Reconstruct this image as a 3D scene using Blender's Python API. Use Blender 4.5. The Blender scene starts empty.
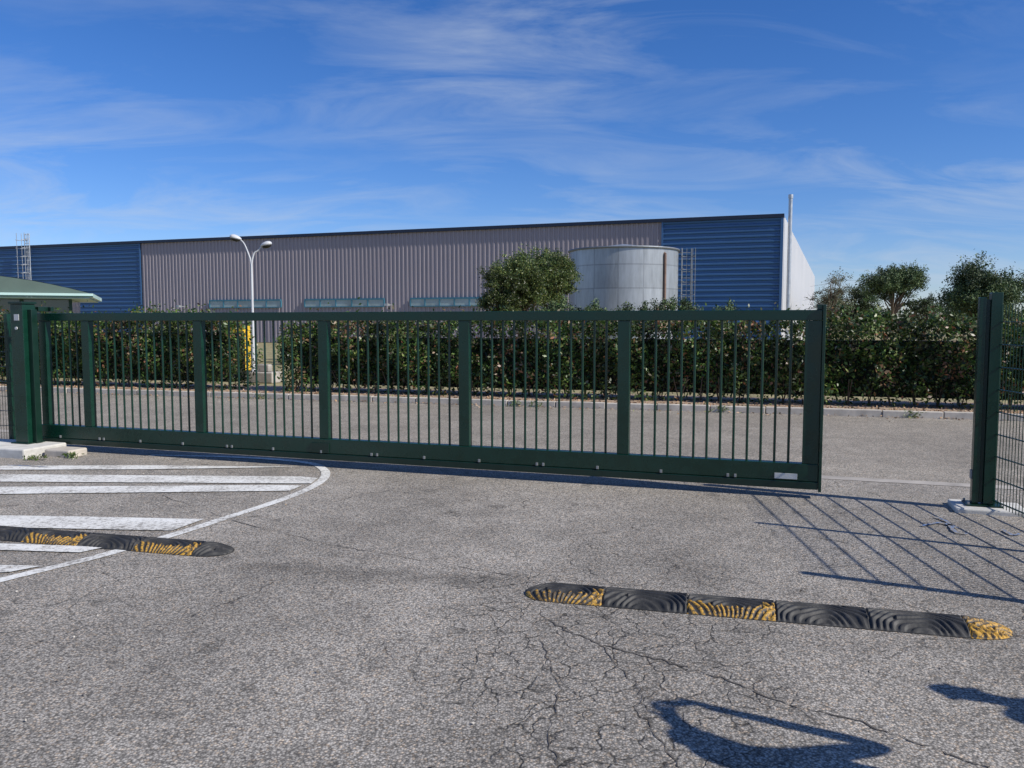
import bpy, bmesh, math, random
import numpy as np
from mathutils import Vector, Matrix, Quaternion
random.seed(7); rng=np.random.default_rng(11)
scene=bpy.context.scene
# ------------------------------------------------------------------ survey
CH=1.7; F=820.0; TH=math.atan(62/820); CT,ST=math.cos(TH),math.sin(TH)
def G(px,py,z=0.0):
    u=px-512; v=384-py
    dz=-F*ST+v*CT; dy=F*CT+v*ST
    t=(z-CH)/dz
    return Vector((u*t,dy*t,z))
def AT(px,py,Y):
    u=px-512; v=384-py
    t=Y/(F*CT+v*ST)
    return Vector((u*t,Y,CH+t*(-F*ST+v*CT)))
# ------------------------------------------------------------------ nodes
class NT:
    def __init__(s,m): s.t=m.node_tree; s.n=s.t.nodes; s.l=s.t.links
    def node(s,typ,ins=None,**kw):
        n=s.n.new(typ)
        for k,v in kw.items(): setattr(n,k,v)
        if ins:
            for k,v in ins.items(): s.set(n,k,v)
        return n
    def set(s,n,k,v):
        sock=n.inputs[k]
        if isinstance(v,bpy.types.NodeSocket): s.l.new(v,sock)
        elif isinstance(v,bpy.types.Node): s.l.new(v.outputs[0],sock)
        else: sock.default_value=v
    def math(s,op,a,b=0.0,clamp=False):
        n=s.node('ShaderNodeMath',operation=op); n.use_clamp=clamp
        s.set(n,0,a); s.set(n,1,b); return n.outputs[0]
    def noise(s,vec,scale,detail=4,rough=.55,dist=0):
        n=s.node('ShaderNodeTexNoise'); s.set(n,'Vector',vec)
        n.inputs['Scale'].default_value=scale; n.inputs['Detail'].default_value=detail
        n.inputs['Roughness'].default_value=rough; n.inputs['Distortion'].default_value=dist
        return n.outputs['Fac']
    def ramp(s,fac,stops):
        n=s.node('ShaderNodeValToRGB'); s.set(n,'Fac',fac)
        e=n.color_ramp.elements
        while len(e)<len(stops): e.new(0.5)
        for i,(p,c) in enumerate(stops):
            e[i].position=p; e[i].color=c if len(c)==4 else (*c,1)
        return n.outputs['Color']
    def mix(s,fac,a,b,mode='MIX'):
        n=s.node('ShaderNodeMix',data_type='RGBA',blend_type=mode)
        s.set(n,0,fac); s.set(n,6,a); s.set(n,7,b); return n.outputs[2]
    def maprange(s,v,a,b,c=0,d=1):
        n=s.node('ShaderNodeMapRange'); s.set(n,0,v)
        n.inputs[1].default_value=a;n.inputs[2].default_value=b;n.inputs[3].default_value=c;n.inputs[4].default_value=d
        return n.outputs[0]
    def bump(s,h,strength=.5,dist=.01):
        n=s.node('ShaderNodeBump'); s.set(n,'Height',h)
        n.inputs['Strength'].default_value=strength; n.inputs['Distance'].default_value=dist
        return n.outputs[0]
def rgb(*c): return (c[0],c[1],c[2],1)
def newmat(name):
    m=bpy.data.materials.new(name); m.use_nodes=True
    k=NT(m); p=k.n['Principled BSDF']; return m,k,p
def simple(name,col,rough=.6,metal=0,var=.15,scale=3,bumpd=0,bscale=60,spec=.5):
    m,k,p=newmat(name)
    pos=k.node('ShaderNodeNewGeometry').outputs['Position']
    n=k.noise(pos,scale,3,.6)
    a=tuple(c*(1-var) for c in col); b=tuple(min(1,c*(1+var)) for c in col)
    k.set(p,'Base Color',k.ramp(n,[(.3,a),(.7,b)]))
    k.set(p,'Roughness',k.maprange(n,.3,.7,max(0,rough-.06),min(1,rough+.06)))
    p.inputs['Metallic'].default_value=metal
    p.inputs['Specular IOR Level'].default_value=spec
    if bumpd: k.set(p,'Normal',k.bump(k.noise(pos,bscale,2),.5,bumpd))
    return m
# --- asphalt
def asphalt(name,base=(.19,.182,.172),cracks=True):
    m,k,p=newmat(name)
    pos=k.node('ShaderNodeNewGeometry').outputs['Position']
    vor=k.node('ShaderNodeTexVoronoi',feature='F1'); k.set(vor,'Vector',pos); vor.inputs['Scale'].default_value=92
    sep=k.node('ShaderNodeSeparateColor'); k.set(sep,0,vor.outputs['Color'])
    fine=k.noise(pos,150,1,.6)
    grain=k.math('ADD',k.maprange(sep.outputs[0],0,1,.52,1.38),k.maprange(fine,.3,.7,-.22,.22))
    edge=k.maprange(vor.outputs['Distance'],.3,.75,1,.42)
    grain=k.math('MULTIPLY',grain,edge)
    big=k.maprange(k.noise(pos,.35,3,.6,.3),.3,.7,.82,1.12)
    mid=k.maprange(k.noise(pos,2.7,6,.72),.3,.7,.78,1.16)
    f=k.math('MULTIPLY',k.math('MULTIPLY',grain,big),mid)
    sx=k.node('ShaderNodeSeparateXYZ'); k.set(sx,0,pos)
    X,Y=sx.outputs[0],sx.outputs[1]
    height=k.math('SUBTRACT',sep.outputs[0],vor.outputs['Distance'])
    if cracks:
        nz=k.node('ShaderNodeTexNoise'); k.set(nz,'Vector',pos); nz.inputs['Scale'].default_value=3.0; nz.inputs['Detail'].default_value=4
        sc=k.node('ShaderNodeVectorMath',operation='SCALE'); k.set(sc,0,nz.outputs['Color']); sc.inputs['Scale'].default_value=.45
        ad=k.node('ShaderNodeVectorMath',operation='ADD'); k.set(ad,0,pos); k.set(ad,1,sc)
        def crack(scale,w):
            ve=k.node('ShaderNodeTexVoronoi',feature='DISTANCE_TO_EDGE',voronoi_dimensions='2D'); k.set(ve,'Vector',ad); ve.inputs['Scale'].default_value=scale
            return k.maprange(ve.outputs['Distance'],0,w,1,0)
        c1=crack(6.5,.055); c2=crack(1.3,.014)
        nA=k.noise(pos,1.1,2)
        dx=k.math('DIVIDE',k.math('SUBTRACT',X,.5),1.05); dy=k.math('DIVIDE',k.math('SUBTRACT',Y,4.0),1.8)
        d=k.math('SQRT',k.math('ADD',k.math('MULTIPLY',dx,dx),k.math('MULTIPLY',dy,dy)))
        d=k.math('ADD',d,k.maprange(nA,.3,.7,-.45,.45))
        m1=k.maprange(d,.65,1.1,1,0)
        m2=k.maprange(k.noise(pos,.5,1),.47,.58,0,.8)
        nB=k.noise(pos,6,2)
        ck=k.math('ADD',k.math('MULTIPLY',c1,m1),k.math('MULTIPLY',c2,m2),clamp=True)
        ck=k.math('MULTIPLY',ck,k.maprange(nB,.36,.52,.15,1))
        f=k.math('MULTIPLY',f,k.maprange(ck,0,1,1,.25))
        f=k.math('MULTIPLY',f,k.maprange(m1,0,1,1,.9))
        dl=k.math('ABSOLUTE',k.math('SUBTRACT',k.math('ADD',Y,k.math('MULTIPLY',X,.2)),5.26))
        band=k.maprange(k.math('ADD',dl,k.maprange(nB,.3,.7,-.12,.12)),.0,.22,1,0)
        inx=k.math('MULTIPLY',k.maprange(X,-2.2,-1.7,0,1),k.maprange(X,-.15,.25,1,0))
        f=k.math('MULTIPLY',f,k.maprange(k.math('MULTIPLY',band,inx),0,1,1,.66))
        ln=k.math('SINE',k.math('MULTIPLY',k.math('ADD',X,k.math('MULTIPLY',Y,-.28)),2.6))
        f=k.math('MULTIPLY',f,k.maprange(ln,-1,1,.91,1.05))
        sp=k.maprange(k.noise(pos,4.2,0,.4),.72,.8,1,.7)
        f=k.math('MULTIPLY',f,sp)
        height=k.math('SUBTRACT',height,k.math('MULTIPLY',ck,2.0))
    warm=k.mix(k.maprange(sep.outputs[2],.8,.95,0,.5),rgb(*base),rgb(base[0]*1.25,base[1]*1.0,base[2]*.75))
    cmb=k.node('ShaderNodeVectorMath',operation='SCALE'); k.set(cmb,0,warm); k.set(cmb,'Scale',f)
    k.set(p,'Base Color',cmb); p.inputs['Roughness'].default_value=.88; p.inputs['Specular IOR Level'].default_value=.25
    k.set(p,'Normal',k.bump(height,.5,.005))
    return m
def paint(name,col=(.8,.79,.74),lo=.56,hi=.66):
    m,k,p=newmat(name)
    pos=k.node('ShaderNodeNewGeometry').outputs['Position']
    n=k.noise(pos,30,5,.8); n2=k.noise(pos,2.2,3,.6)
    w=k.maprange(k.math('ADD',n,k.math('MULTIPLY',n2,.35)),lo+.09,hi+.15,0,1)
    c=k.mix(k.maprange(n2,.3,.7,0,.5),rgb(*col),rgb(col[0]*.78,col[1]*.75,col[2]*.7))
    k.set(p,'Base Color',k.mix(w,c,rgb(.27,.25,.22))); p.inputs['Roughness'].default_value=.75
    k.set(p,'Normal',k.bump(k.noise(pos,90,2),.4,.003))
    return m
def leafmat(name,trans=.3,rough=.45):
    m,k,p=newmat(name)
    at=k.node('ShaderNodeAttribute'); at.attribute_name='Col'
    k.set(p,'Base Color',at.outputs['Color']); p.inputs['Roughness'].default_value=rough
    p.inputs['Specular IOR Level'].default_value=.45
    if trans>0:
        tr=k.node('ShaderNodeBsdfTranslucent'); k.set(tr,'Color',at.outputs['Color'])
        mx=k.node('ShaderNodeMixShader'); mx.inputs[0].default_value=trans
        k.l.new(p.outputs[0],mx.inputs[1]); k.l.new(tr.outputs[0],mx.inputs[2])
        k.l.new(mx.outputs[0],k.n['Material Output'].inputs[0])
    return m
M={}
M['asphalt']=asphalt('asphalt_worn',(.43,.395,.345))
M['road']=asphalt('asphalt_road',(.42,.38,.32),False)
M['white']=paint('road_paint_white')
M['blue']=paint('marking_paint_blue',(.08,.25,.6),.45,.55)
M['conc']=simple('concrete',(.58,.56,.51),.85,0,.2,5,.004,90)
M['conc_dk']=simple('concrete_kerb',(.5,.45,.38),.9,0,.25,4,.004,60)
M['conc_st']=simple('concrete_stained',(.38,.345,.3),.9,0,.25,4,.004,60)
M['dirt']=simple('dirt',(.38,.28,.2),.95,0,.35,5,.02,30)
M['grass']=simple('dry_grass_ground',(.28,.24,.12),.95,0,.4,2,.03,25)
M['green']=simple('green_powder_coat',(.004,.033,.02),.28,0,.12,6)
M['green_dk']=simple('green_powder_coat_dark',(.003,.022,.013),.38,0,.12,6)
M['galv']=simple('galvanised_steel',(.5,.52,.53),.42,.6,.12,3)
M['galvd']=simple('galvanised_weathered',(.2,.22,.24),.5,.4,.12,3)
M['zinc']=simple('zinc_fitting',(.26,.27,.27),.5,.3,.15,20)
M['label']=simple('label_white',(.5,.51,.5),.5,0,.05,9)
M['mauve']=simple('cladding_mauve',(.335,.295,.315),.5,0,.05,.2)
M['bluec']=simple('cladding_blue',(.05,.135,.29),.4,0,.08,.3)
M['navy']=simple('roof_trim_navy',(.012,.02,.045),.4,0,.1,1)
M['whitec']=simple('cladding_white',(.50,.50,.51),.5,0,.05,.3)
M['roofm']=simple('roof_membrane',(.3,.3,.3),.8,0,.1,.5)
M['frame']=simple('window_frame_blue',(.06,.2,.27),.4,0,.1,1)
M['glass']=simple('window_glass',(.30,.38,.38),.15,0,.35,.6,spec=.8)
M['kglass']=simple('kiosk_glass',(.05,.08,.08),.1,0,.3,.5,spec=.8)
M['roofg']=simple('kiosk_roof_green',(.10,.14,.115),.45,0,.1,1)
M['wallg']=simple('kiosk_wall_green',(.015,.05,.035),.45,0,.1,1)
M['trimw']=simple('kiosk_trim',(.5,.68,.62),.4,0,.05,1)
M['lampw']=simple('lamp_paint',(.58,.59,.60),.4,0,.05,2)
M['rust']=simple('rusty_pipe',(.2,.13,.1),.8,0,.3,4)
M['yellow']=simple('yellow_paint',(.72,.45,.03),.5,0,.1,4)
M['bark']=simple('bark',(.11,.08,.055),.95,0,.3,8,.02,30)
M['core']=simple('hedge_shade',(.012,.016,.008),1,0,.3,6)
M['crack']=simple('crack_dark',(.08,.07,.06),1,0,.2,20)
M['leaf']=leafmat('leaf',.28,.42); M['leaffar']=leafmat('leaf_far',0,.6); M['litter']=leafmat('leaf_litter_mat',0,.8)
M['skin']=simple('skin',(.45,.27,.19),.55,0,.08,10)
M['shirt']=simple('shirt_cloth',(.06,.08,.14),.9,0,.15,12); M['shirt2']=simple('shirt_cloth_light',(.4,.4,.38),.9,0,.1,12)
M['jeans']=simple('trouser_cloth',(.03,.045,.08),.9,0,.2,20); M['hair']=simple('hair',(.03,.02,.015),.7,0,.3,40)
M['blackp']=simple('black_plastic',(.015,.015,.016),.4,0,.1,9)
# ------------------------------------------------------------------ mesh helpers
def link(o,parent=None):
    scene.collection.objects.link(o)
    if parent is not None: o.parent=parent
    return o
def empty(name,loc=(0,0,0),rz=0):
    e=bpy.data.objects.new(name,None); e.empty_display_size=.3; e.location=loc; e.rotation_euler=(0,0,rz)
    return link(e)
def fin(name,bm,mat,parent=None,bev=0,smooth=False,loc=None,rz=0):
    bmesh.ops.recalc_face_normals(bm,faces=bm.faces)
    me=bpy.data.meshes.new(name); bm.to_mesh(me); bm.free(); me.materials.append(mat)
    if smooth:
        for p in me.polygons: p.use_smooth=True
    o=bpy.data.objects.new(name,me); link(o,parent)
    if loc is not None: o.location=loc
    o.rotation_euler=(0,0,rz)
    if bev:
        b=o.modifiers.new('bev','BEVEL'); b.width=bev; b.segments=2; b.limit_method='ANGLE'
    if smooth:
        try:
            with bpy.context.temp_override(object=o,active_object=o,selected_objects=[o],selected_editable_objects=[o]):
                bpy.ops.object.shade_smooth_by_angle(angle=.6)
        except Exception: pass
    return o
def box(bm,x0,x1,y0,y1,z0,z1):
    vs=[bm.verts.new((x,y,z)) for x in (x0,x1) for y in (y0,y1) for z in (z0,z1)]
    for f in ((0,1,3,2),(4,6,7,5),(0,4,5,1),(2,3,7,6),(0,2,6,4),(1,5,7,3)):
        bm.faces.new([vs[i] for i in f])
def cyl(bm,p0,p1,r0,r1=None,seg=10,cap=True):
    if r1 is None: r1=r0
    p0=Vector(p0);p1=Vector(p1); d=(p1-p0)
    if d.length<1e-6: return
    q=d.to_track_quat('Z','Y')
    a=[];b=[]
    for i in range(seg):
        t=2*math.pi*i/seg; v=Vector((math.cos(t),math.sin(t),0))
        a.append(bm.verts.new(p0+q@(v*r0))); b.append(bm.verts.new(p1+q@(v*r1)))
    for i in range(seg):
        j=(i+1)%seg; bm.faces.new((a[i],a[j],b[j],b[i]))
    if cap: bm.faces.new(a[::-1]); bm.faces.new(b)
def tube(bm,pts,radii,seg=10):
    for i in range(len(pts)-1): cyl(bm,pts[i],pts[i+1],radii[i],radii[i+1],seg)
def poly(name,pts,mat,parent=None,z=None):
    bm=bmesh.new(); vs=[bm.verts.new((p[0],p[1],z if z is not None else p[2])) for p in pts]
    f=bm.faces.new(vs); f.normal_update()
    if f.normal.z<0: f.normal_flip()
    me=bpy.data.meshes.new(name); bm.to_mesh(me); bm.free(); me.materials.append(mat)
    return link(bpy.data.objects.new(name,me),parent)
def ribbon(name,pts,width,mat,parent,z,jit=0):
    bm=bmesh.new(); L=[];R=[]
    for i,p in enumerate(pts):
        a=pts[max(0,i-1)]; b=pts[min(len(pts)-1,i+1)]
        d=Vector((b[0]-a[0],b[1]-a[1])).normalized(); n=Vector((-d.y,d.x))
        w=width/2*(1+random.uniform(-jit,jit))
        L.append(bm.verts.new((p[0]+n.x*w,p[1]+n.y*w,z))); R.append(bm.verts.new((p[0]-n.x*w,p[1]-n.y*w,z)))
    for i in range(len(pts)-1): bm.faces.new((R[i],R[i+1],L[i+1],L[i]))
    me=bpy.data.meshes.new(name); bm.to_mesh(me); bm.free(); me.materials.append(mat)
    return link(bpy.data.objects.new(name,me),parent)
def leaves(name,C,L,W,cols,mat,parent=None,flat=None):
    n=len(C)
    a=rng.normal(size=(n,3)); 
    if flat is not None: a[:,2]*=flat
    a/=np.linalg.norm(a,axis=1)[:,None]
    b=rng.normal(size=(n,3))
    if flat is not None: b[:,2]*=flat
    b-= (a*b).sum(1)[:,None]*a; b/=np.linalg.norm(b,axis=1)[:,None]
    L=np.asarray(L).reshape(-1,1)*rng.uniform(.6,1.3,(n,1)); W=L*W
    V=np.empty((n,4,3)); V[:,0]=C-a*L/2; V[:,1]=C+b*W/2+a*L*.05; V[:,2]=C+a*L/2; V[:,3]=C-b*W/2+a*L*.05
    me=bpy.data.meshes.new(name)
    me.vertices.add(4*n); me.vertices.foreach_set('co',V.reshape(-1))
    me.loops.add(4*n); me.loops.foreach_set('vertex_index',np.arange(4*n,dtype=np.int32))
    me.polygons.add(n); me.polygons.foreach_set('loop_start',np.arange(0,4*n,4,dtype=np.int32))
    try: me.polygons.foreach_set('loop_total',np.full(n,4,dtype=np.int32))
    except Exception: pass
    me.update(calc_edges=True)
    ca=me.color_attributes.new('Col','FLOAT_COLOR','POINT')
    cc=np.ones((n,4,4)); cc[:,:,:3]=cols[:,None,:]
    ca.data.foreach_set('color',cc.reshape(-1))
    me.materials.append(mat)
    return link(bpy.data.objects.new(name,me),parent)
def palette(n,pal,wts,jit=.25):
    pal=np.array(pal); idx=rng.choice(len(pal),n,p=np.array(wts)/sum(wts))
    return pal[idx]*rng.uniform(1-jit,1+jit,(n,1))
# ------------------------------------------------------------------ layout frames
GA=Vector((-6.30,10.96,0)); gdir=Vector((.9475,-.3197,0)).normalized(); grot=math.atan2(gdir.y,gdir.x)
def GL(x,y,z=0):
    n=Vector((-gdir.y,gdir.x,0)); return GA+gdir*x+n*y+Vector((0,0,z))
K0=Vector((-9.7,19.3,0)); kdir=Vector((17.75,-5.1,0)).normalized(); kn=Vector((-kdir.y,kdir.x,0)); krot=math.atan2(kdir.y,kdir.x)
def KL(x,y,z=0): return K0+kdir*x+kn*y+Vector((0,0,z))
# ------------------------------------------------------------------ ground
poly('ground',[(-700,-100,0),(700,-100,0),(700,900,0),(-700,900,0)],M['grass'],z=-.03)
poly('driveway',[(-30,-12,0),(30,-12,0),GL(40,1.15),GL(-30,1.15)],M['asphalt'],z=0)
poly('road',[GL(-30,1.15),GL(40,1.15),KL(45,0),KL(-40,0)],M['road'],z=0)
poly('concrete_strip',[GL(-6,1.05),GL(18,1.05),GL(18,1.25),GL(-6,1.25)],M['conc_st'],z=.004)
e=empty('kerb',K0,krot); bm=bmesh.new()
x=-30
while x<40:
    o=random.uniform(-.008,.008); box(bm,x,x+.985,o,.14+o,-.02,.12+random.uniform(-.006,.006)); x+=1.0
fin('kerb_stones',bm,M['conc_dk'],e,.012)
e=empty('verge',K0,krot); bm=bmesh.new(); box(bm,-30,40,.15,2.4,-.02,.09); fin('verge_soil',bm,M['dirt'],e)
bm=bmesh.new(); box(bm,-30,40,2.4,25,-.02,.06); fin('verge_grass',bm,M['grass'],e)
n=9000
lx=rng.uniform(-10,32,n); ly=.16+rng.exponential(.28,n)**1.0
ly=np.where(rng.random(n)<.12,-rng.exponential(.12,n),ly)
C=np.array([KL(a,b)[:] for a,b in zip(lx,ly)]); C[:,2]=np.where(ly>0.14,.1,.012)+rng.uniform(0,.02,n)
leaves('leaf_litter',C,np.full(n,.055),.5,palette(n,[(.38,.24,.13),(.45,.31,.2),(.2,.12,.07),(.18,.2,.07)],[4,3,3,1]),M['litter'],None,.35)
P=[]
for (cx,cy) in [(10.2,-.03),(10.6,-.02),(9.1,0),(14.2,-.02),(4.3,-.03),(17.5,-.02),(22,-.03)]:
    q=KL(cx,cy); k_=90; P.append(np.array(q[:])+rng.normal(size=(k_,3))*np.array([.09,.05,.0])+np.stack([np.zeros(k_),np.zeros(k_),rng.uniform(.01,.12,k_)],1))
for (cx,cy) in [(.7,-.76),(1.0,-.5),(-.6,-.78)]:
    q=GL(cx,cy); k_=60; P.append(np.array(q[:])+rng.normal(size=(k_,3))*np.array([.07,.03,.0])+np.stack([np.zeros(k_),np.zeros(k_),rng.uniform(.01,.06,k_)],1))
P=np.concatenate(P); leaves('weeds',P,np.full(len(P),.06),.3,palette(len(P),[(.09,.15,.03),(.14,.17,.06)],[1,1]),M['leaf'])
n=1500
sxp=rng.uniform(-7,6,n); syp=rng.uniform(2.2,11,n); C=np.stack([sxp,syp,np.full(n,.006)],1)
edge_=(np.array([(Vector((a,b,0))-GA).dot(Vector((-gdir.y,gdir.x,0))) for a,b in zip(sxp,syp)])<.9)
C=C[edge_]; C[:,2]+=rng.uniform(0,.004,len(C))
leaves('gravel_debris',C,np.full(len(C),.014),.8,palette(len(C),[(.5,.46,.4),(.12,.1,.08),(.3,.22,.14)],[3,3,1]),M['litter'],None,.4)
# ------------------------------------------------------------------ markings
mk=empty('road_marking')
curve=[(150,455.5),(225,457),(280,460),(312,464),(324,470),(325,477),(316,485),(300,493),(270,504),(230,517),(190,530),(140,545),(90,559),(40,571),(-30,588)]
cp=[G(*c) for c in curve]
def catmull(P,m=6):
    out=[]
    for i in range(len(P)-1):
        p0=P[max(0,i-1)];p1=P[i];p2=P[i+1];p3=P[min(len(P)-1,i+2)]
        for j in range(m):
            t=j/m; out.append(.5*((2*p1)+(-p0+p2)*t+(2*p0-5*p1+4*p2-p3)*t*t+(-p0+3*p1-3*p2+p3)*t**3))
    out.append(P[-1]); return out
ribbon('edge_line',catmull(cp),.1,M['white'],mk,.005,.04)
for i,q in enumerate([[(-60,474.5),(300,477.2),(318,478.8),(311,484.2),(-60,482)],
          [(-60,488),(270,485.8),(302,486.3),(290,491.5),(-60,495.5)],
          [(-60,515.5),(60,517),(204,520),(172,531.5),(-60,527)],
          [(-60,543),(20,545),(105,548),(80,553.5),(-60,549)],
          [(-60,565),(0,566),(42,567),(10,573),(-60,577)],
          [(-40,466.5),(150,466),(300,467.5),(150,470),(-40,470.5)]]):
    poly('hatch_%d'%i,[G(*p) for p in q],M['white'],mk,z=.009)
bl=empty('survey_marking')
for i,pts in enumerate([[(922,527),(940,524),(958,529)],[(935,518),(947,523),(955,533),(968,535)],[(1003,531),(1012,536),(1020,535)],[(8,466),(30,467),(48,468)]]):
    ribbon('stroke_%d'%i,catmull([G(*p) for p in pts]),.03,M['blue'],bl,.013,.4)
ck=empty('asphalt_crack')
def jag(pts,n,amp):
    P=[G(*p) for p in pts]; out=[]
    for i in range(len(P)-1):
        for j in range(n):
            q=P[i].lerp(P[i+1],j/n); out.append(q+Vector((random.uniform(-amp,amp),random.uniform(-amp,amp),0)))
    out.append(P[-1]); return out
for i,(pts,w) in enumerate([([(548,622),(600,645),(660,660),(720,678),(790,705),(860,722),(930,748),(990,768)],.008),
    ([(540,640),(560,690),(548,740),(570,790)],.005),([(600,645),(640,690),(650,730),(700,790)],.004),
    ([(120,480),(230,520),(330,545),(420,560),(520,578)],.005)]):
    ribbon('crack_%d'%i,jag(pts,11,.014),w,M['crack'],ck,.0035,.9)
# ------------------------------------------------------------------ gate
gate=empty('sliding_gate',GA,grot)
GW=9.77; Z0=.09; ZT=1.815
bm=bmesh.new()
box(bm,.0,GW,-.055,.055,Z0+.075,Z0+.245)
box(bm,.0,GW,-.047,.047,ZT-.10,ZT)
fin('beams',bm,M['green'],gate,.006)
bm=bmesh.new(); box(bm,.0,GW,-.066,.066,Z0,Z0+.072); fin('running_rail',bm,M['green_dk'],gate,.006)
mull=[.81,2.575,4.34,6.105,7.87]
bm=bmesh.new()
for x in mull: box(bm,x-.062,x+.062,-.043,.043,Z0+.246,ZT-.101)
box(bm,.03,.15,-.043,.043,Z0+.246,ZT-.101)
fin('mullions',bm,M['green'],gate,.005)
bm=bmesh.new(); box(bm,GW-.15,GW+.0,-.05,.05,Z0+.246,ZT-.101)
box(bm,GW+.002,GW+.03,-.07,.07,Z0-.02,ZT+.05)
box(bm,GW-.05,GW+.001,-.03,.03,ZT+.001,ZT+.05)
fin('end_post',bm,M['green'],gate,.005)
bm=bmesh.new()
edges=[.09]+mull+[GW-.085]
for a,b in zip(edges[:-1],edges[1:]):
    a2=a+.062; b2=b-.062; nb=max(2,int(round((b2-a2)/.131))-1)
    for i in range(nb):
        x=a2+(b2-a2)*(i+1)/(nb+1); cyl(bm,(x,0,Z0+.24),(x,0,ZT-.095),.0125,seg=10,cap=False)
fin('bars',bm,M['green'],gate,smooth=True)
bm=bmesh.new()
x=.35
i=0
while x<GW-.5:
    box(bm,x-.012,x+.012,-.07,-.0555,Z0+.08,Z0+.112)
    if i%3==1: box(bm,x+.06,x+.082,-.07,-.0555,Z0+.08,Z0+.112)
    x+=.66; i+=1
fin('zinc_brackets',bm,M['zinc'],gate,.002)
bm=bmesh.new(); box(bm,GW-.40,GW-.19,-.062,-.0555,Z0+.09,Z0+.145); fin('label_plate',bm,M['label'],gate,.002)
bm=bmesh.new(); box(bm,4.18,4.42,-.0665,-.0555,Z0+.08,Z0+.2); fin('joint_plate',bm,M['green_dk'],gate,.003)
gp=empty('guide_post',GL(.08,-.24),grot)
bm=bmesh.new(); box(bm,-.15,.06,-.13,.06,.12,1.93); fin('shaft',bm,M['green'],gp,.006)
bm=bmesh.new(); box(bm,.062,.13,-.06,.03,.12,1.86); box(bm,-.165,.075,-.145,.075,1.932,1.96); box(bm,-.19,.1,-.17,.1,.12,.135)
fin('cap_and_channel',bm,M['green_dk'],gp,.004)
bm=bmesh.new(); box(bm,.0,.05,.12,.18,1.84,1.9); box(bm,.0,.05,.31,.36,1.84,1.9); box(bm,-.05,-.001,.061,.36,1.84,1.9); fin('guide_arm',bm,M['green_dk'],gp,.004)
bm=bmesh.new(); box(bm,-.08,.0,-.137,-.131,1.72,1.80); cyl(bm,(-.04,-.137,1.62),(-.04,-.15,1.62),.02); fin('label',bm,M['label'],gp)
pl=empty('concrete_plinth',GA,grot); bm=bmesh.new(); box(bm,-4,.5,-.75,-.1,-.02,.12); fin('slab',bm,M['conc'],pl,.02)
bm=bmesh.new(); box(bm,.55,.95,-.5,-.2,-.02,.09); fin('block',bm,M['conc_dk'],pl,.02)
rp=empty('receiving_post',G(987,512)+Vector((.0,.1,0)),grot)
bm=bmesh.new(); box(bm,-.085,-.03,-.045,.045,.06,1.92); box(bm,.005,.095,-.055,.055,.06,1.96); fin('uprights',bm,M['green'],rp,.005)
bm=bmesh.new(); box(bm,-.029,.004,-.03,.03,.07,1.9); box(bm,-.14,.16,-.11,.11,.045,.058)
fin('channel',bm,M['green_dk'],rp,.003)
bm=bmesh.new(); box(bm,-.097,-.0855,-.03,.03,.28,.36); fin('striker',bm,M['zinc'],rp,.002)
bm=bmesh.new()
for bx in (-.12,.14):
    for by in (-.09,.09): cyl(bm,(bx,by,.058),(bx,by,.08),.011,seg=6)
fin('anchor_bolts',bm,M['zinc'],rp)
bp=empty('concrete_footing',rp.location,grot); bm=bmesh.new(); box(bm,-.24,.34,-.22,.2,-.02,.044); fin('slab',bm,M['conc'],bp,.015)
bm=bmesh.new(); box(bm,.36,.56,-1.1,-.1,-.02,.07); fin('edging',bm,M['conc_dk'],bp,.015)
def mesh_fence(name,p0,p1,posts,h=1.8,step=.05,hs=.2,wr=.003):
    p0=Vector(p0);p1=Vector(p1); L=(p1-p0).length; ang=math.atan2(p1.y-p0.y,p1.x-p0.x)
    e=empty(name,p0,ang)
    bm=bmesh.new(); x=0
    while x<=L: cyl(bm,(x,0,.06),(x,0,h),wr,seg=5,cap=False); x+=step
    fin('vertical_wires',bm,M['green'],e)
    bm=bmesh.new(); z=.1
    while z<=h-.01:
        cyl(bm,(0,.007,z),(L,.007,z),wr*1.3,seg=5,cap=False); cyl(bm,(0,-.007,z),(L,-.007,z),wr*1.3,seg=5,cap=False); z+=hs
    fin('horizontal_wires',bm,M['green'],e)
    bm=bmesh.new()
    for s,w in posts: box(bm,s-w,s+w,.012,.012+2*w,-.02,h+.06)
    fin('posts',bm,M['green'],e,.004)
    return e
mesh_fence('mesh_fence',(4.33,7.30,0),(4.12,4.32,0),[(1.55,.022),(2.95,.032)],1.85,.05,.2,.0035)
mesh_fence('mesh_fence',GL(-4.5,-.1),GL(-.22,-.1),[(.05,.03),(2.0,.03),(4.0,.03)],1.75,.05,.2,.003)
# ------------------------------------------------------------------ speed bumps
def bumpmat():
    m,k,p=newmat('rubber_bump')
    at=k.node('ShaderNodeAttribute'); at.attribute_name='Col'
    pos=k.node('ShaderNodeNewGeometry').outputs['Position']
    sp=k.node('ShaderNodeSeparateColor'); k.set(sp,0,at.outputs['Color'])
    n=k.noise(pos,60,4,.7); n2=k.noise(pos,5,2,.5)
    y=k.math('MULTIPLY',sp.outputs[0],k.maprange(k.math('ADD',n,k.math('MULTIPLY',n2,.4)),.6,.74,0.08,.95))
    blk=k.ramp(k.noise(pos,9,5,.7),[(.3,(.018,.018,.018)),(.55,(.036,.035,.033)),(.8,(.11,.10,.088))])
    k.set(p,'Base Color',k.mix(y,blk,rgb(.58,.32,.04))); p.inputs['Roughness'].default_value=.62
    k.set(p,'Normal',k.bump(n,.3,.002)); return m
M['bump']=bumpmat()
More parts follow.
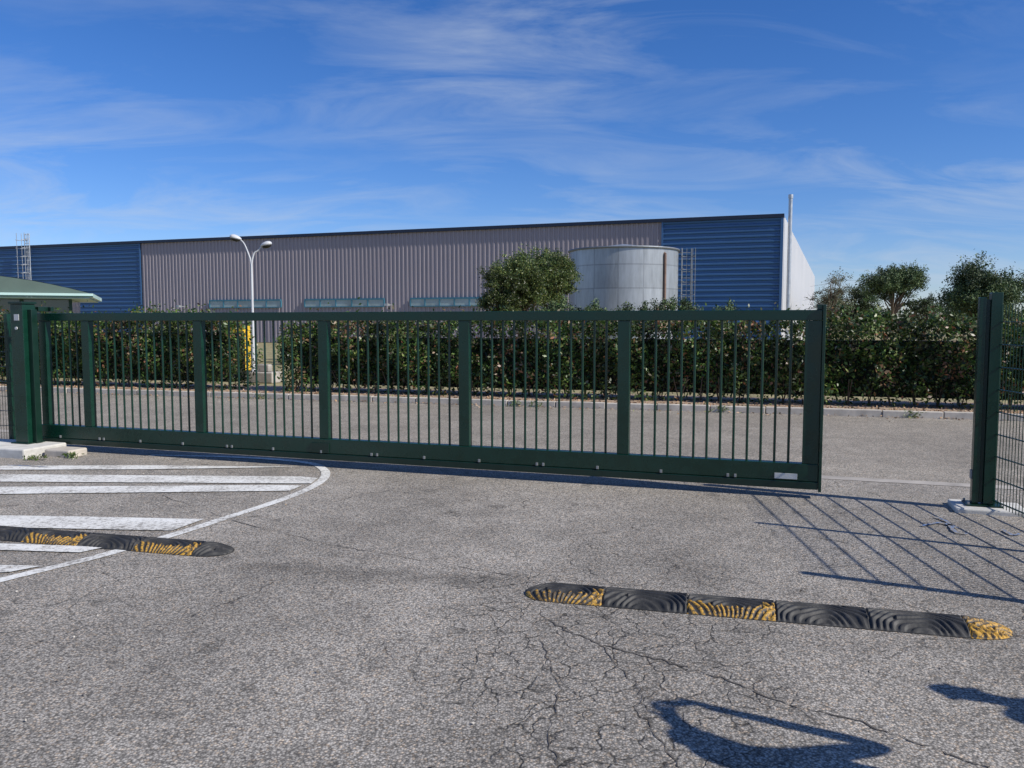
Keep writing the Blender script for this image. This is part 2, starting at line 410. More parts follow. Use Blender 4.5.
def speed_bump(name,p,d,L,flags,cap0,cap1,off=0):
    ang=math.atan2(d.y,d.x); W=.15; Hh=.05; nu=int(L/.005); nw=56
    U,Wv=np.meshgrid(np.linspace(0,L,nu),np.linspace(-1,1,nw),indexing='ij')
    hw=np.full_like(U,W)
    for c,dist in ((cap0,U),(cap1,L-U)):
        if c>0:
            t=np.clip(dist/c,0,1); hw=np.minimum(hw,W*np.sqrt(np.clip(1-(1-t)**2,0.0004,1)))
    Wy=Wv*hw
    prof=1-np.abs(Wv)**2.6
    capf=np.minimum(np.clip(U/max(cap0,.01),0,1),1)**.6*np.minimum(np.clip((L-U)/max(cap1,.01),0,1),1)**.6
    mod=np.floor((U+off)/.5); uc=(mod+.5)*.5-off
    dd=np.sqrt((U-uc)**2*.75+(Wy+.17*1)**2)
    warp=.009*np.sin(U*31+mod*2)+.005*np.sin(Wy*60+U*11)
    ring=np.sin((dd+warp)*2*np.pi/.036)
    rel=np.clip(ring*2.2,-1,1)
    fm=np.array([[flags(int(v)) for v in row] for row in mod[:, :1]])
    fm=np.repeat(fm,nw,axis=1)
    fan=np.arctan2(U-uc,.32+Wy)+.02*np.sin(Wy*50+U*9)
    stroke=np.sin(fan*2*np.pi/.125)
    lim=-.045-.035*np.abs(np.sin(U*6.3))+.012*np.sin(U*90)
    near=(Wy<lim)&(fm>0)
    rel=np.where(near,np.clip(stroke*2.2,-1,1)*.8,rel)
    Z=.004+Hh*prof*capf+ .0062*rel*np.clip(prof*3,0,1)
    seam=np.abs((U+off)/.5-np.round((U+off)/.5))*.5
    Z-=np.where((seam<.005)&(prof>.1),.012,0)
    for m in np.unique(mod):
        for oy in (-.05,.05):
            c=(m+.5)*.5-off+.12*(1 if oy>0 else -1)
            r=np.sqrt((U-c)**2+(Wy-oy)**2); Z-=np.where(r<.014,.015,0)
    Z=np.maximum(Z,.003)
    yl=near*(stroke>.1)*1.0
    yl=np.maximum(yl,(fm==2)*(ring>-.2)*(Wy<.05))
    ph=((U+off)/.5)%1
    yl=np.maximum(yl,(fm==1)*(ph>.86)*(ph<.99)*(ring>-.4)*(Wy<.0))
    V=np.stack([U,Wy,Z],-1).reshape(-1,3)
    idx=np.arange(nu*nw).reshape(nu,nw)
    Fq=np.stack([idx[:-1,:-1],idx[1:,:-1],idx[1:,1:],idx[:-1,1:]],-1).reshape(-1,4)
    me=bpy.data.meshes.new(name); me.from_pydata(V.tolist(),[],Fq.tolist())
    ca=me.color_attributes.new('Col','FLOAT_COLOR','POINT'); cc=np.ones((nu*nw,4)); cc[:,:3]=yl.reshape(-1,1); ca.data.foreach_set('color',cc.reshape(-1))
    me.materials.append(M['bump'])
    for q in me.polygons: q.use_smooth=True
    o=bpy.data.objects.new(name,me); link(o); o.location=p; o.rotation_euler=(0,0,ang); return o
bd=Vector((.9686,-.2488,0))
speed_bump('speed_bump',G(526,592),bd,2.74,lambda m:{0:1,2:1,5:2}.get(m,0),.16,.2)
q=G(232,553); speed_bump('speed_bump',q-bd*3.7,bd,3.7,lambda m:{6:1,4:1,2:1,0:1}.get(m,0),.16,.2,.05)
# ------------------------------------------------------------------ warehouse
C0=AT(783,214,55); C0.z=0; brot=math.atan2(-.337,.9415)
wh=empty('warehouse',C0,brot); H=8.6
def ribs_v(bm,x0,x1,z0,z1,pitch,dep,y=0):
    pts=[]; x=x0
    while x<x1-1e-4:
        for fx,fy in ((0,0),(.45,0),(.55,-dep),(.9,-dep)):
            xx=min(x+fx*pitch,x1); pts.append((xx,y+fy))
        x+=pitch
    pts.append((x1,y))
    a=[bm.verts.new((p[0],p[1],z0)) for p in pts]; b=[bm.verts.new((p[0],p[1],z1)) for p in pts]
    for i in range(len(pts)-1): bm.faces.new((a[i],a[i+1],b[i+1],b[i]))
def ribs_h(bm,x0,x1,z0,z1,pitch,dep,y=0):
    pts=[]; z=z0
    while z<z1-1e-4:
        for fz,fy in ((0,0),(.4,0),(.55,-dep),(.85,-dep)):
            pts.append((min(z+fz*pitch,z1),y+fy))
        z+=pitch
    pts.append((z1,y))
    a=[bm.verts.new((x0,p[1],p[0])) for p in pts]; b=[bm.verts.new((x1,p[1],p[0])) for p in pts]
    for i in range(len(pts)-1): bm.faces.new((a[i],b[i],b[i+1],a[i+1]))
wins=[(-46.5,-39.3),(-37,-29.7),(-27.4,-21.2)]
bm=bmesh.new(); ribs_v(bm,-53.9,-7.95,0,H,.36,.06); fin('facade_mauve',bm,M['mauve'],wh)
bm=bmesh.new(); ribs_h(bm,-7.9,-.12,0,H,.36,.11); ribs_h(bm,-95,-53.95,0,H,.36,.11); fin('facade_blue',bm,M['bluec'],wh)
bm=bmesh.new(); box(bm,-7.99,-7.86,-.16,-.115,0,H); box(bm,-53.98,-53.85,-.16,-.115,0,H); box(bm,-.12,.06,-.16,.02,0,H); fin('corner_trim',bm,M['bluec'],wh)
bm=bmesh.new(); box(bm,-95,.09,-.22,.3,H+.003,H+.24); fin('parapet_cap',bm,M['navy'],wh)
SX=2.4; SD=48
bm=bmesh.new()
n=100
a=[];b=[]
for i in range(n+1):
    t=i/n; o=.05*(i%2); a.append(bm.verts.new((.03+SX*t+o,.03+SD*t,0))); b.append(bm.verts.new((.03+SX*t+o,.03+SD*t,H+.15-1.6*t)))
for i in range(n): bm.faces.new((a[i],a[i+1],b[i+1],b[i]))
fin('side_wall',bm,M['whitec'],wh)
bm=bmesh.new(); vs=[bm.verts.new(v) for v in ((-95,.31,H+.05),(.02,.31,H+.05),(SX,SD,H-1.5),(-95,SD,H-1.5))]; bm.faces.new(vs)
vs=[bm.verts.new(v) for v in ((-95,SD,0),(SX,SD,0),(SX,SD,H-1.5),(-95,SD,H-1.5))]; bm.faces.new(vs)
vs=[bm.verts.new(v) for v in ((-95,.1,0),(-95,SD,0),(-95,SD,H-1.5),(-95,.1,H+.05))]; bm.faces.new(vs)
fin('roof',bm,M['roofm'],wh)
bmf=bmesh.new(); bmg=bmesh.new()
for x0,x1 in wins:
    z0,z1=2.95,3.45
    box(bmf,x0,x1,-.2,-.095,z0-.07,z0); box(bmf,x0,x1,-.2,-.095,z1,z1+.13)
    nn=5
    for i in range(nn+1):
        xx=x0+(x1-x0)*i/nn; box(bmf,xx-.05,xx+.05,-.195,-.1,z0+.002,z1-.002)
    box(bmg,x0,x1,-.15,-.1,z0+.004,z1-.004)
fin('window_frames',bmf,M['frame'],wh); fin('window_glass',bmg,M['glass'],wh)
bm=bmesh.new(); cyl(bm,(.45,.5,0),(.45,.5,10.0),.13,seg=14); cyl(bm,(.45,.5,9.9),(.45,.5,10.15),.16,seg=14); fin('flue',bm,M['galv'],wh,smooth=True)
bm=bmesh.new()
lx=-66.8
for dx in (-.3,.3): cyl(bm,(lx+dx,-.5,2),(lx+dx,-.5,9.9),.04,seg=6)
z=2.2
while z<9.9: cyl(bm,(lx-.3,-.5,z),(lx+.3,-.5,z),.028,seg=6); z+=.4
for z in np.arange(5.5,10.0,.75):
    pts=[(lx+.5*math.sin(t),-.55-.5*(1-math.cos(t))*1.0,z) for t in np.linspace(-2.2,2.2,9)]
    tube(bm,pts,[.03]*9,5)
for t in np.linspace(-1.8,1.8,5): cyl(bm,(lx+.5*math.sin(t),-.55-.5*(1-math.cos(t)),5.5),(lx+.5*math.sin(t),-.55-.5*(1-math.cos(t)),9.9),.025,seg=5)
fin('roof_ladder',bm,M['galv'],wh)
bm=bmesh.new()
for x in (-19,-29,-49,-10.5): box(bm,x-.1,x+.1,-.9,-.1,3.0,3.06); box(bm,x-.14,x+.14,-1.2,-.85,2.95,3.12)
fin('wall_lamps',bm,M['galv'],wh)
# ------------------------------------------------------------------ tank
tk=AT(623.5,260,40); tk.z=0; tank=empty('water_tank',tk); TR=2.6; THt=5.1
bm=bmesh.new()
segs=96
rings=[0,.98,1.0,2.1,2.12,3.2,3.22,4.3,4.32,THt]
prev=None
for z in rings:
    cur=[bm.verts.new((TR*math.cos(2*math.pi*i/segs),TR*math.sin(2*math.pi*i/segs),z)) for i in range(segs)]
    if prev:
        for i in range(segs): bm.faces.new((prev[i],prev[(i+1)%segs],cur[(i+1)%segs],cur[i]))
    prev=cur
top=bm.verts.new((0,0,THt+.35))
for i in range(segs): bm.faces.new((prev[i],prev[(i+1)%segs],top))
def tankmat():
    m,k,p=newmat('tank_galvanised')
    tc=k.node('ShaderNodeTexCoord').outputs['Object']
    s=k.node('ShaderNodeSeparateXYZ'); k.set(s,0,tc)
    ang=k.math('ARCTAN2',s.outputs[1],s.outputs[0])
    pan=k.math('FLOOR',k.math('MULTIPLY',ang,14/(2*math.pi)*1.0)); row=k.math('FLOOR',k.math('DIVIDE',s.outputs[2],1.08))
    wn=k.node('ShaderNodeTexWhiteNoise',noise_dimensions='2D'); cb=k.node('ShaderNodeCombineXYZ'); k.set(cb,0,pan); k.set(cb,1,row); k.set(wn,'Vector',cb)
    fr=k.math('ABSOLUTE',k.math('SUBTRACT',k.math('FRACT',k.math('MULTIPLY',ang,14/(2*math.pi))),.5))
    fz=k.math('ABSOLUTE',k.math('SUBTRACT',k.math('FRACT',k.math('DIVIDE',s.outputs[2],1.08)),.5))
    line=k.math('MAXIMUM',k.maprange(fr,.47,.49,0,1),k.maprange(fz,.465,.485,0,1))
    v=k.maprange(wn.outputs[0],0,1,.82,1.05)
    mp=k.node('ShaderNodeMapping'); k.set(mp,0,tc); mp.inputs['Scale'].default_value=(1.5,1.5,.25)
    st=k.maprange(k.noise(mp.outputs[0],3,6,.7),.3,.7,.75,1.12)
    f=k.math('MULTIPLY',k.math('MULTIPLY',v,st),k.maprange(line,0,1,1,.72))
    sc=k.node('ShaderNodeVectorMath',operation='SCALE'); sc.inputs[0].default_value=(.43,.45,.46); k.set(sc,'Scale',f)
    k.set(p,'Base Color',sc); p.inputs['Metallic'].default_value=.45; p.inputs['Roughness'].default_value=.4; return m
fin('shell',bm,tankmat(),tank,smooth=True)
bm=bmesh.new()
pr=[(TR*1.015*math.cos(2*math.pi*i/64),TR*1.015*math.sin(2*math.pi*i/64),THt+.0) for i in range(65)]
tube(bm,pr,[.05]*65,6)
fin('rim',bm,M['galvd'],tank)
bm=bmesh.new()
tx,ty=1.63,-2.1
cyl(bm,(tx,ty,1),(tx,ty,4.8),.06,seg=8); cyl(bm,(tx,ty,4.8),(tx-.1,ty+.3,5.0),.06,seg=8); fin('overflow_pipe',bm,M['rust'],tank,smooth=True)
bm=bmesh.new()
lx,ly=2.95,-.5
for dx in (-.22,.22): cyl(bm,(lx+dx,ly,.3),(lx+dx,ly,5.2),.03,seg=6)
for z in np.arange(.5,5.2,.3): cyl(bm,(lx-.22,ly,z),(lx+.22,ly,z),.018,seg=5)
for z in np.arange(2.4,5.3,.6):
    pts=[(lx+.33*math.sin(t),ly-.33*(1-math.cos(t)),z) for t in np.linspace(-2.3,2.3,9)]; tube(bm,pts,[.016]*9,5)
for t in np.linspace(-1.8,1.8,5): cyl(bm,(lx+.33*math.sin(t),ly-.33*(1-math.cos(t)),2.4),(lx+.33*math.sin(t),ly-.33*(1-math.cos(t)),5.2),.014,seg=5)
for z in (1.5,3.3,5.0): cyl(bm,(lx-.22,ly,z),(2.5,ly+.1,z),.03,seg=5)
fin('caged_ladder',bm,M['galvd'],tank)
# ------------------------------------------------------------------ gatehouse with curved roof
kp=AT(90,298,28); kp.z=0; ki=empty('gatehouse',kp,math.radians(24))
bm=bmesh.new(); n=18; w=10.0; D=6
zt=2.66
def arc(t): return zt+.02+.66*(1-abs((t-.5)*2)**2.2)
fr=[];bk=[]
for i in range(n+1):
    t=i/n; x=-w+w*t; fr.append(bm.verts.new((x,0,arc(t)))); bk.append(bm.verts.new((x,D,arc(t))))
for i in range(n): bm.faces.new((fr[i],fr[i+1],bk[i+1],bk[i]))
for i in range(n): 
    a=bm.verts.new((-w+w*i/n,.01,arc(i/n)-.01)); b=bm.verts.new((-w+w*(i+1)/n,.01,arc((i+1)/n)-.01))
    c=bm.verts.new((-w+w*(i+1)/n,.01,zt)); d=bm.verts.new((-w+w*i/n,.01,zt)); bm.faces.new((d,c,b,a))
fin('curved_roof',bm,M['roofg'],ki)
bm=bmesh.new(); box(bm,-w-.1,.1,-.12,-.0,zt-.13,zt); box(bm,-.02,.1,.0,D,zt-.13,zt); fin('fascia',bm,M['trimw'],ki)
bm=bmesh.new(); box(bm,-w-.1,.1,-.14,-.121,zt-.12,zt-.08); fin('fascia_stripe',bm,M['wallg'],ki)
bm=bmesh.new(); box(bm,-w+.5,-.6,.8,D-.5,0,1.0)
for x in np.linspace(-w+.5,-.7,7): box(bm,x,x+.1,.75,.85,1.0,2.48)
fin('walls',bm,M['wallg'],ki)
bm=bmesh.new(); box(bm,-w+.55,-.65,.86,D-.6,1.002,2.47); fin('glazing',bm,M['kglass'],ki)
bm=bmesh.new(); box(bm,-w,-.03,.01,D,2.485,2.52); fin('soffit',bm,M['trimw'],ki)
# ------------------------------------------------------------------ street lamp
lp=G(254,373); lp.z=0.05; sl=empty('street_lamp',lp)
bm=bmesh.new(); cyl(bm,(0,0,0),(0,0,.9),.07,.065,14); cyl(bm,(0,0,.9),(0,0,3.55),.048,.036,14); cyl(bm,(0,0,0),(0,0,.03),.16,seg=14)
fin('pole',bm,M['lampw'],sl,smooth=True)
bm=bmesh.new()
for s,top in ((-1,4.38),(1,4.16)):
    pts=[Vector((s*.0,0,3.5)),Vector((s*.03,0,3.7)),Vector((s*.1,0,3.92)),Vector((s*.22,0,top-.16)),Vector((s*.36,0,top))]
    tube(bm,catmull(pts,4),list(np.linspace(.032,.02,17)),8)
fin('arms',bm,M['lampw'],sl,smooth=True)
for s,top in ((-1,4.42),(1,4.2)):
    bm=bmesh.new(); bmesh.ops.create_uvsphere(bm,u_segments=20,v_segments=12,radius=1)
    for v in bm.verts:
        c=v.co; tpr=1+.25*c.x*s
        v.co=Vector((c.x*.2,c.y*.13*tpr,(c.z*.10 if c.z>0 else c.z*.06)*tpr))
    h=fin('lamp_head',bm,M['lampw'],sl,smooth=True,loc=(s*.5,0,top)); h.rotation_euler=(0,s*-.25,0)
    bm=bmesh.new(); bmesh.ops.create_uvsphere(bm,u_segments=16,v_segments=8,radius=1)
    for v in bm.verts: v.co=Vector((v.co.x*.16,v.co.y*.11,v.co.z*.08))
    h=fin('lens',bm,M['blackp'],sl,smooth=True,loc=(s*.52,0,top-.04)); h.rotation_euler=(0,s*-.25,0)
uc=AT(240,350,26); uc.z=.06; u=empty('utility_cabinet',uc,krot)
bm=bmesh.new(); box(bm,-.26,.26,-.2,.2,.1,1.55); fin('body',bm,M['yellow'],u,.015)
bm=bmesh.new(); box(bm,-.29,.29,-.23,.23,1.552,1.6); box(bm,-.01,.01,-.206,-.201,.15,1.5); box(bm,-.28,.28,-.22,.22,0,.1); fin('lid_and_base',bm,M['blackp'],u,.005)
cb=G(266,385); cb.z=.06; u=empty('concrete_block',cb,krot); bm=bmesh.new(); box(bm,-.4,.35,-.25,.25,0,.3); fin('body',bm,M['conc_st'],u,.03)
bm=bmesh.new(); box(bm,-.2,.15,-.1,.1,.3,.5); fin('cap',bm,M['conc_st'],u,.03)
# ------------------------------------------------------------------ hedges
PH=[(.03,.07,.014),(.065,.125,.025),(.115,.18,.036),(.18,.215,.065),(.27,.16,.075),(.30,.13,.065),(.25,.22,.14)]
PW=[6,6,4.5,2.2,1.0,.6,.8]
def wav(x,z,s=0):
    return (np.sin(x*1.7+s)+np.sin(x*3.9+z*2.3+1.3*s)+np.sin(x*7.3-z*4.1+2*s)*.7+np.sin(z*5.0+x*.9)*.8)/3.5
def hedge(name,x0,x1,h,y0=.95,th=1.0,dens=1150,seed=0):
    e=empty(name,K0,krot); L=x1-x0
    n=int(L*h*dens)
    x=rng.uniform(x0-.1,x1+.1,n); z=rng.uniform(.0,1,n)**.9
    tp=lambda q: h+.16*wav(q,0*q,seed)+.08*np.sin(q*11+seed)+.06*np.sin(q*23.7)
    top=tp(x); z=z*top
    round_=np.clip((z/top-.8)/.2,0,1)**2*.3
    y=y0+.24*wav(x,z,seed)+.14*wav(x*3,z*3,seed+2)+round_+rng.exponential(.1,n)-.05
    keep=(z>.32)|(rng.random(n)<.25+z*1.5)
    C=np.stack([x,y,z+.08],1)
    n2=int(L*600)
    x2=rng.uniform(x0,x1,n2); y2=rng.uniform(y0,y0+th,n2); z2=tp(x2)+rng.normal(0,.07,n2)+.03+.3*(rng.random(n2)<.08)*rng.random(n2)
    n3=int(800*h)
    xs=np.where(rng.random(n3)<.5,x0,x1)+rng.normal(0,.08,n3); C3=np.stack([xs,rng.uniform(y0,y0+th,n3),rng.uniform(.1,h,n3)],1)
    C=np.concatenate([C[keep],np.stack([x2,y2,z2],1),C3])
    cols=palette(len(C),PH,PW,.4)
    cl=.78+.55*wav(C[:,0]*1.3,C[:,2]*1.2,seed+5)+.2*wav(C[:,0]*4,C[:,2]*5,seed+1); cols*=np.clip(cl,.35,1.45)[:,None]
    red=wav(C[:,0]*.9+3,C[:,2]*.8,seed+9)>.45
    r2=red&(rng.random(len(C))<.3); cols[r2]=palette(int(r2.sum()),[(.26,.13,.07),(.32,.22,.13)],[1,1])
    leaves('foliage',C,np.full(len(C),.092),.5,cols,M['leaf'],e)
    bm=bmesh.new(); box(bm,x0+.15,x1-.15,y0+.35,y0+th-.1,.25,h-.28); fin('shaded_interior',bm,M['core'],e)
    bm=bmesh.new(); xx=x0+.2
    while xx<x1:
        yy=y0+.25+random.uniform(-.1,.1)
        for j in range(3): cyl(bm,(xx,yy,.05),(xx+random.uniform(-.2,.2),yy+random.uniform(-.2,.1),.6),.014,.008,5)
        xx+=.4
    fin('stems',bm,M['bark'],e)
    return e
def kx(px,off=.95):
    r=(px-512)/815.; a=K0+kn*off
    return (r*a.y-a.x)/(kdir.x-r*kdir.y)
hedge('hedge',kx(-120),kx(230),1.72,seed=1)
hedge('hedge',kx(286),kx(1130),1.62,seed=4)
# ------------------------------------------------------------------ trees
def tree(name,base,h,crown,nb,nl,ls,pal,trunk_r=.1,wts=None,bare=0,br=(.22,.42),mat='leaf'):
    e=empty(name,base); cx,cy,cz,rx,ry,rz=crown
    bm=bmesh.new(); blobs=[]
    for i in range(nb):
        d=rng.normal(size=3); d/=np.linalg.norm(d); r=rng.uniform(.2,1.05)**.6
        blobs.append((cx+d[0]*rx*r*.85,cy+d[1]*ry*r*.8,cz+d[2]*rz*r*.85, rng.uniform(*br)*min(rx,rz)))
    tp=[Vector((0,0,0)),Vector((random.uniform(-.1,.1),0,cz*.35)),Vector((cx*.5,cy*.5,cz*.75)),Vector((cx,cy,cz+rz*.4))]
    tube(bm,tp,[trunk_r,trunk_r*.8,trunk_r*.55,trunk_r*.2],8)
    for b in blobs:
        s=tp[1].lerp(tp[2],random.uniform(.2,1)); m=s.lerp(Vector(b[:3]),.5)+Vector((random.uniform(-.1,.1),random.uniform(-.1,.1),random.uniform(-.05,.15)))*rx*.3
        tube(bm,[s,m,Vector(b[:3])],[trunk_r*.35,trunk_r*.22,trunk_r*.07],5)
        if bare:
            for j in range(bare):
                t=Vector(b[:3]); tube(bm,[t,t+Vector(rng.normal(size=3)*b[3]*.9)],[trunk_r*.08,trunk_r*.03],4)
    fin('trunk_and_limbs',bm,M['bark'],e)
    P=[];Cc=[]
    per=nl//nb
    for b in blobs:
        k=int(per*(b[3]/(.32*min(rx,rz)))**2)
        ns=8; sd_=rng.normal(size=(ns,3)); sd_/=np.linalg.norm(sd_,axis=1)[:,None]; sd_[:,2]=np.abs(sd_[:,2])*1.2-.3
        which=rng.integers(0,ns,k); 
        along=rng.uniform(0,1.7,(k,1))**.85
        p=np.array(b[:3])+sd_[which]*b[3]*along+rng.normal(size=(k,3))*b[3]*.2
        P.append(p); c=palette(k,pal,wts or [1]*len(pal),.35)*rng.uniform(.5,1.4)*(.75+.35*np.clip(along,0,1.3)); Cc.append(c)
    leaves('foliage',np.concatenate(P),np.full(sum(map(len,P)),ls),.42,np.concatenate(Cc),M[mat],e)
    return e
OL=[(.06,.1,.028),(.105,.145,.038),(.165,.18,.055),(.04,.065,.022)]
DK=[(.03,.06,.02),(.05,.085,.027),(.085,.115,.042)]
b=AT(520,300,31); b.z=0
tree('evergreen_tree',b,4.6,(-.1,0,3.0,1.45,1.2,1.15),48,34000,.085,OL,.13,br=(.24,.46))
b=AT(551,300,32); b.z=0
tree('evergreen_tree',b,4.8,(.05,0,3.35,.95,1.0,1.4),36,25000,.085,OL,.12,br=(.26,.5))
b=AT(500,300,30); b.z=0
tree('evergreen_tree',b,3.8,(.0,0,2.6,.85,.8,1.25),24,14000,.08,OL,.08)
for px,top,hw in ((640,301,1.1),(680,299,.7),(600,304,.8),(560,300,.9),(725,307,.8)):
    b=AT(px,300,27); b.z=0; tz=AT(px,top,27).z
    tree('shrub',b,tz,(0,0,tz-.65,hw,.6,.7),14,6000,.08,DK,.05,mat='leaffar')
b=AT(830,300,62); b.z=0; tree('bare_tree',b,5,(0,0,3.8,1.5,1.4,1.8),18,2400,.14,[(.14,.14,.09),(.09,.11,.06)],.16,bare=14,mat='leaffar')
b=AT(852,300,66); b.z=0; tree('broadleaf_tree',b,5,(0,0,3.0,2.2,1.8,1.7),26,12000,.16,DK,.14,mat='leaffar')
b=AT(893,300,58); b.z=0; tree('pine_tree',b,6,(0,0,4.3,1.95,1.7,1.5),34,24000,.13,DK,.16,mat='leaffar',br=(.28,.5))
b=AT(925,300,60); b.z=0; tree('broadleaf_tree',b,6,(0,0,2.6,1.9,1.7,1.2),20,9000,.13,DK,.16,mat='leaffar')
b=AT(982,300,42); b.z=0; tree('pine_tree',b,5,(0,0,2.9,1.75,1.5,1.65),46,36000,.12,DK,.14,mat='leaffar',br=(.28,.5))
b=AT(1040,300,48); b.z=0; tree('broadleaf_tree',b,5,(0,0,2.2,2.0,1.6,1.3),24,11000,.13,DK,.14,mat='leaffar')
P=[];Cc=[]
for i in range(190):
    px=random.uniform(806,1500); Y=random.uniform(60,105)
    c=AT(px,318,Y); r=random.uniform(.6,1.7); zc=random.uniform(.5,2.6)
    k=420; d=rng.normal(size=(k,3)); d/=np.linalg.norm(d,axis=1)[:,None]
    P.append(np.array([c.x,c.y,zc])+d*r*rng.uniform(.2,1.2,(k,1))*np.array([1.2,1.2,.9])); Cc.append(palette(k,DK+OL,[1]*7)*random.uniform(.5,1.15))
for i in range(60):
    X=random.uniform(-70,-45); Y=random.uniform(35,60); zc=random.uniform(.5,2)
    k=250; d=rng.normal(size=(k,3)); d/=np.linalg.norm(d,axis=1)[:,None]
    P.append(np.array([X,Y,zc])+d*1.5*rng.uniform(.5,1.1,(k,1))); Cc.append(palette(k,DK,[1]*3)*random.uniform(.6,1.3))
leaves('distant_trees',np.concatenate(P),np.full(sum(map(len,P)),.26),.6,np.concatenate(Cc),M['leaffar'])
P=[];Cc=[]
for i in range(40):
    px=random.uniform(150,420); Y=random.uniform(31,36); c=AT(px,330,Y)
    k=420; d=rng.normal(size=(k,3)); d/=np.linalg.norm(d,axis=1)[:,None]
    P.append(np.array([c.x,c.y,random.uniform(.3,1.25)])+d*.6*rng.uniform(.4,1.1,(k,1))); Cc.append(palette(k,OL,[1]*4)*random.uniform(.6,1.4))
leaves('shrubbery',np.concatenate(P),np.full(sum(map(len,P)),.13),.6,np.concatenate(Cc),M['leaffar'])
# ------------------------------------------------------------------ people (standing to the right; their shadows fall into the view)
def person(name,loc,rz,pose,shirt):
    J=[];R=[];E=[]
    def j(p,r,par=None):
        J.append(p); R.append(r if isinstance(r,tuple) else (r,r)); i=len(J)-1
        if par is not None: E.append((par,i))
        return i
    pel=j((0,0,.95),(.155,.11)); sp=j((0,0,1.12),(.14,.1),pel); ch=j((0,0,1.32),(.17,.11),sp); nb=j((0,-.01,1.455),(.075,.065),ch)
    nk=j((0,.0,1.52),(.052,.055),nb); h1=j((0,.02,1.585),(.06,.075),nk); h2=j((0,.015,1.66),(.078,.095),h1); h3=j((0,.0,1.735),(.055,.07),h2)
    hands=[]
    for s in (-1,1):
        hp=j((s*.1,0,.87),(.092,.095),pel); kn_=j((s*.115,.02,.5),.06,hp); an=j((s*.12,-.02,.1),.042,kn_); toe=j((s*.135,.14,.035),(.042,.03),an)
        el,wr=pose[s]
        sh=j((s*.185,0,1.42),.06,ch); e_=j((s*el[0],el[1],el[2]),.046,sh); w=j((s*wr[0],wr[1],wr[2]),.032,e_)
        d=(Vector(J[w])-Vector(J[e_])).normalized(); side=d.cross(Vector((0,1,.3))).normalized()
        pm=j(tuple(Vector(J[w])+d*.06),(.038,.02),w); hands.append(Vector(J[w]))
        for f,(o,l) in enumerate(((-.03,.07),(-.01,.082),(.011,.078),(.03,.06))):
            a=j(tuple(Vector(J[pm])+d*.035+side*o),.0095,pm); bb=j(tuple(Vector(J[a])+d*l*.5+Vector((0,.008,-.004))),.0088,a); j(tuple(Vector(J[bb])+d*l*.45+Vector((0,.018,-.012))),.0075,bb)
        t=j(tuple(Vector(J[w])+d*.03+side*.035*-s),.011,w); j(tuple(Vector(J[t])+d*.04+side*.02*-s),.009,t)
    me=bpy.data.meshes.new('body'); me.from_pydata(J,E,[]); o=bpy.data.objects.new('body_tmp',me); link(o)
    o.modifiers.new('skin','SKIN'); 
    for i,r in enumerate(R):
        me.skin_vertices[0].data[i].radius=r
    me.skin_vertices[0].data[0].use_root=True
    ss=o.modifiers.new('sub','SUBSURF'); ss.levels=2; ss.render_levels=2
    dg=bpy.context.evaluated_depsgraph_get(); nm=bpy.data.meshes.new_from_object(o.evaluated_get(dg))
    bpy.data.objects.remove(o)
    for m in (shirt,M['skin'],M['jeans'],M['hair'],M['blackp']): nm.materials.append(m)
    for p in nm.polygons:
        c=p.center; p.use_smooth=True; mi=0
        if c.z<.93 and abs(c.x)<.3: mi=2
        if c.z<.1: mi=4
        if c.z>1.48: mi=1
        if c.z>1.69 or (c.z>1.58 and c.y<-.015 and abs(c.x)<.14): mi=3
        if min((c-h).length for h in hands)<.2 : mi=1
        p.material_index=mi
    e=empty(name,loc,rz); b=bpy.data.objects.new('body',nm); link(b,e)
    bm=bmesh.new()
    for s in (-1,1): bmesh.ops.create_uvsphere(bm,u_segments=10,v_segments=8,radius=.012,matrix=Matrix.Translation((s*.032,.1,1.655)))
    fin('eyes',bm,M['blackp'],e,smooth=True)
    bm=bmesh.new(); bmesh.ops.create_uvsphere(bm,u_segments=10,v_segments=8,radius=.017,matrix=Matrix.Translation((0,.112,1.628)))
    for s in (-1,1): bmesh.ops.create_uvsphere(bm,u_segments=10,v_segments=8,radius=.022,matrix=Matrix.Translation((s*.083,.01,1.645)))
    bmesh.ops.create_uvsphere(bm,u_segments=10,v_segments=8,radius=.018,matrix=Matrix.Translation((0,.095,1.592)))
    fin('nose_ears_mouth',bm,M['skin'],e,smooth=True)
    return e
p1=person('person',(2.64,2.26,0),math.radians(8),{-1:((.33,.14,1.34),(.13,.27,1.56)),1:((.34,.12,1.28),(.11,.3,1.52))},M['shirt'])
bm=bmesh.new(); box(bm,-.075,.075,.36,.37,1.56,1.64); fin('phone',bm,M['blackp'],p1,.004)
p2=person('person',(3.95,2.68,0),math.radians(30),{-1:((.27,-.04,1.14),(.26,.1,.9)),1:((.3,.05,1.16),(.2,.27,1.1))},M['shirt2'])
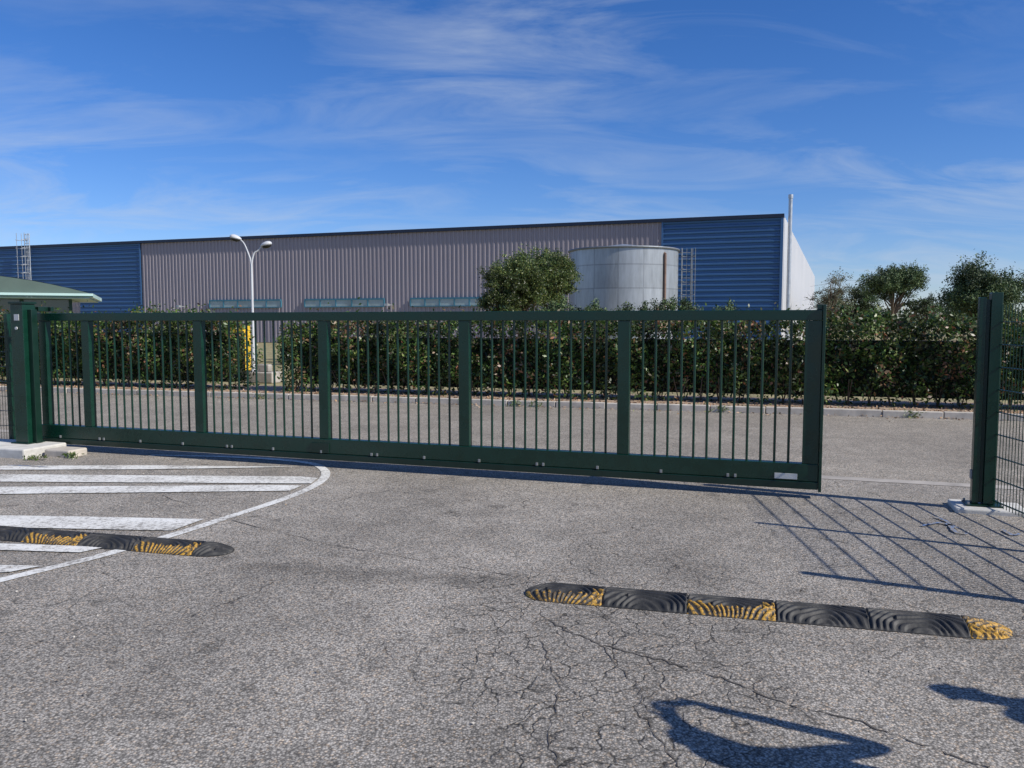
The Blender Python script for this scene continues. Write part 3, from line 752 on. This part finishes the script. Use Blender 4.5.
# ------------------------------------------------------------------ light
SE=math.radians(38); SAZ=math.radians(117)
sd=Vector((math.sin(SAZ)*math.cos(SE),math.cos(SAZ)*math.cos(SE),math.sin(SE)))
L=bpy.data.lights.new('sun','SUN'); L.energy=5.0; L.angle=math.radians(.53); L.color=(1,.955,.88)
lo=bpy.data.objects.new('sun',L); link(lo); lo.rotation_euler=(-sd).to_track_quat('-Z','Y').to_euler(); lo.location=(20,-20,30)
w=bpy.data.worlds.new('World'); scene.world=w; w.use_nodes=True
k=NT(w); bg=k.n['Background']
sky=k.node('ShaderNodeTexSky',sky_type='NISHITA'); sky.sun_disc=False; sky.sun_elevation=SE; sky.sun_rotation=SAZ
sky.air_density=1.0; sky.dust_density=.0; sky.ozone_density=4.5; sky.altitude=300
hs=k.node('ShaderNodeHueSaturation'); k.set(hs,'Color',sky); hs.inputs['Saturation'].default_value=1.22; hs.inputs['Value'].default_value=1
tint=k.mix(1.0,hs.outputs[0],rgb(.85,.89,1.17),'MULTIPLY')
tc=k.node('ShaderNodeTexCoord').outputs['Generated']
s=k.node('ShaderNodeSeparateXYZ'); k.set(s,0,tc)
zz=k.math('ADD',k.math('MAXIMUM',s.outputs[2],0),.2)
cb=k.node('ShaderNodeCombineXYZ'); k.set(cb,0,k.math('DIVIDE',s.outputs[0],zz)); k.set(cb,1,k.math('DIVIDE',s.outputs[1],zz))
mp=k.node('ShaderNodeMapping'); k.set(mp,0,cb); mp.inputs['Rotation'].default_value=(0,0,math.radians(28)); mp.inputs['Scale'].default_value=(.9,2.0,1); mp.inputs['Location'].default_value=(2.3,.7,0)
c1=k.noise(mp.outputs[0],1.5,8,.62,.8); c2=k.noise(cb,.9,2,.5)
cl=k.math('MULTIPLY',k.maprange(c1,.43,.85,0,1),k.maprange(c2,.36,.6,.15,1))
cl=k.math('MULTIPLY',cl,.8,clamp=True)
mixc=k.mix(cl,tint,rgb(5.2,5.9,6.9))
k.set(bg,'Color',mixc); bg.inputs['Strength'].default_value=.105
# ------------------------------------------------------------------ camera
cam=bpy.data.cameras.new('camera'); co=bpy.data.objects.new('camera',cam); link(co)
co.location=(0,0,CH); co.rotation_euler=(math.radians(90)-TH,0,0); cam.sensor_width=36; cam.lens=F/1024*36; cam.clip_end=3000; cam.clip_start=.05
scene.camera=co
scene.view_settings.view_transform='Standard'; scene.view_settings.look='None'; scene.view_settings.exposure=0
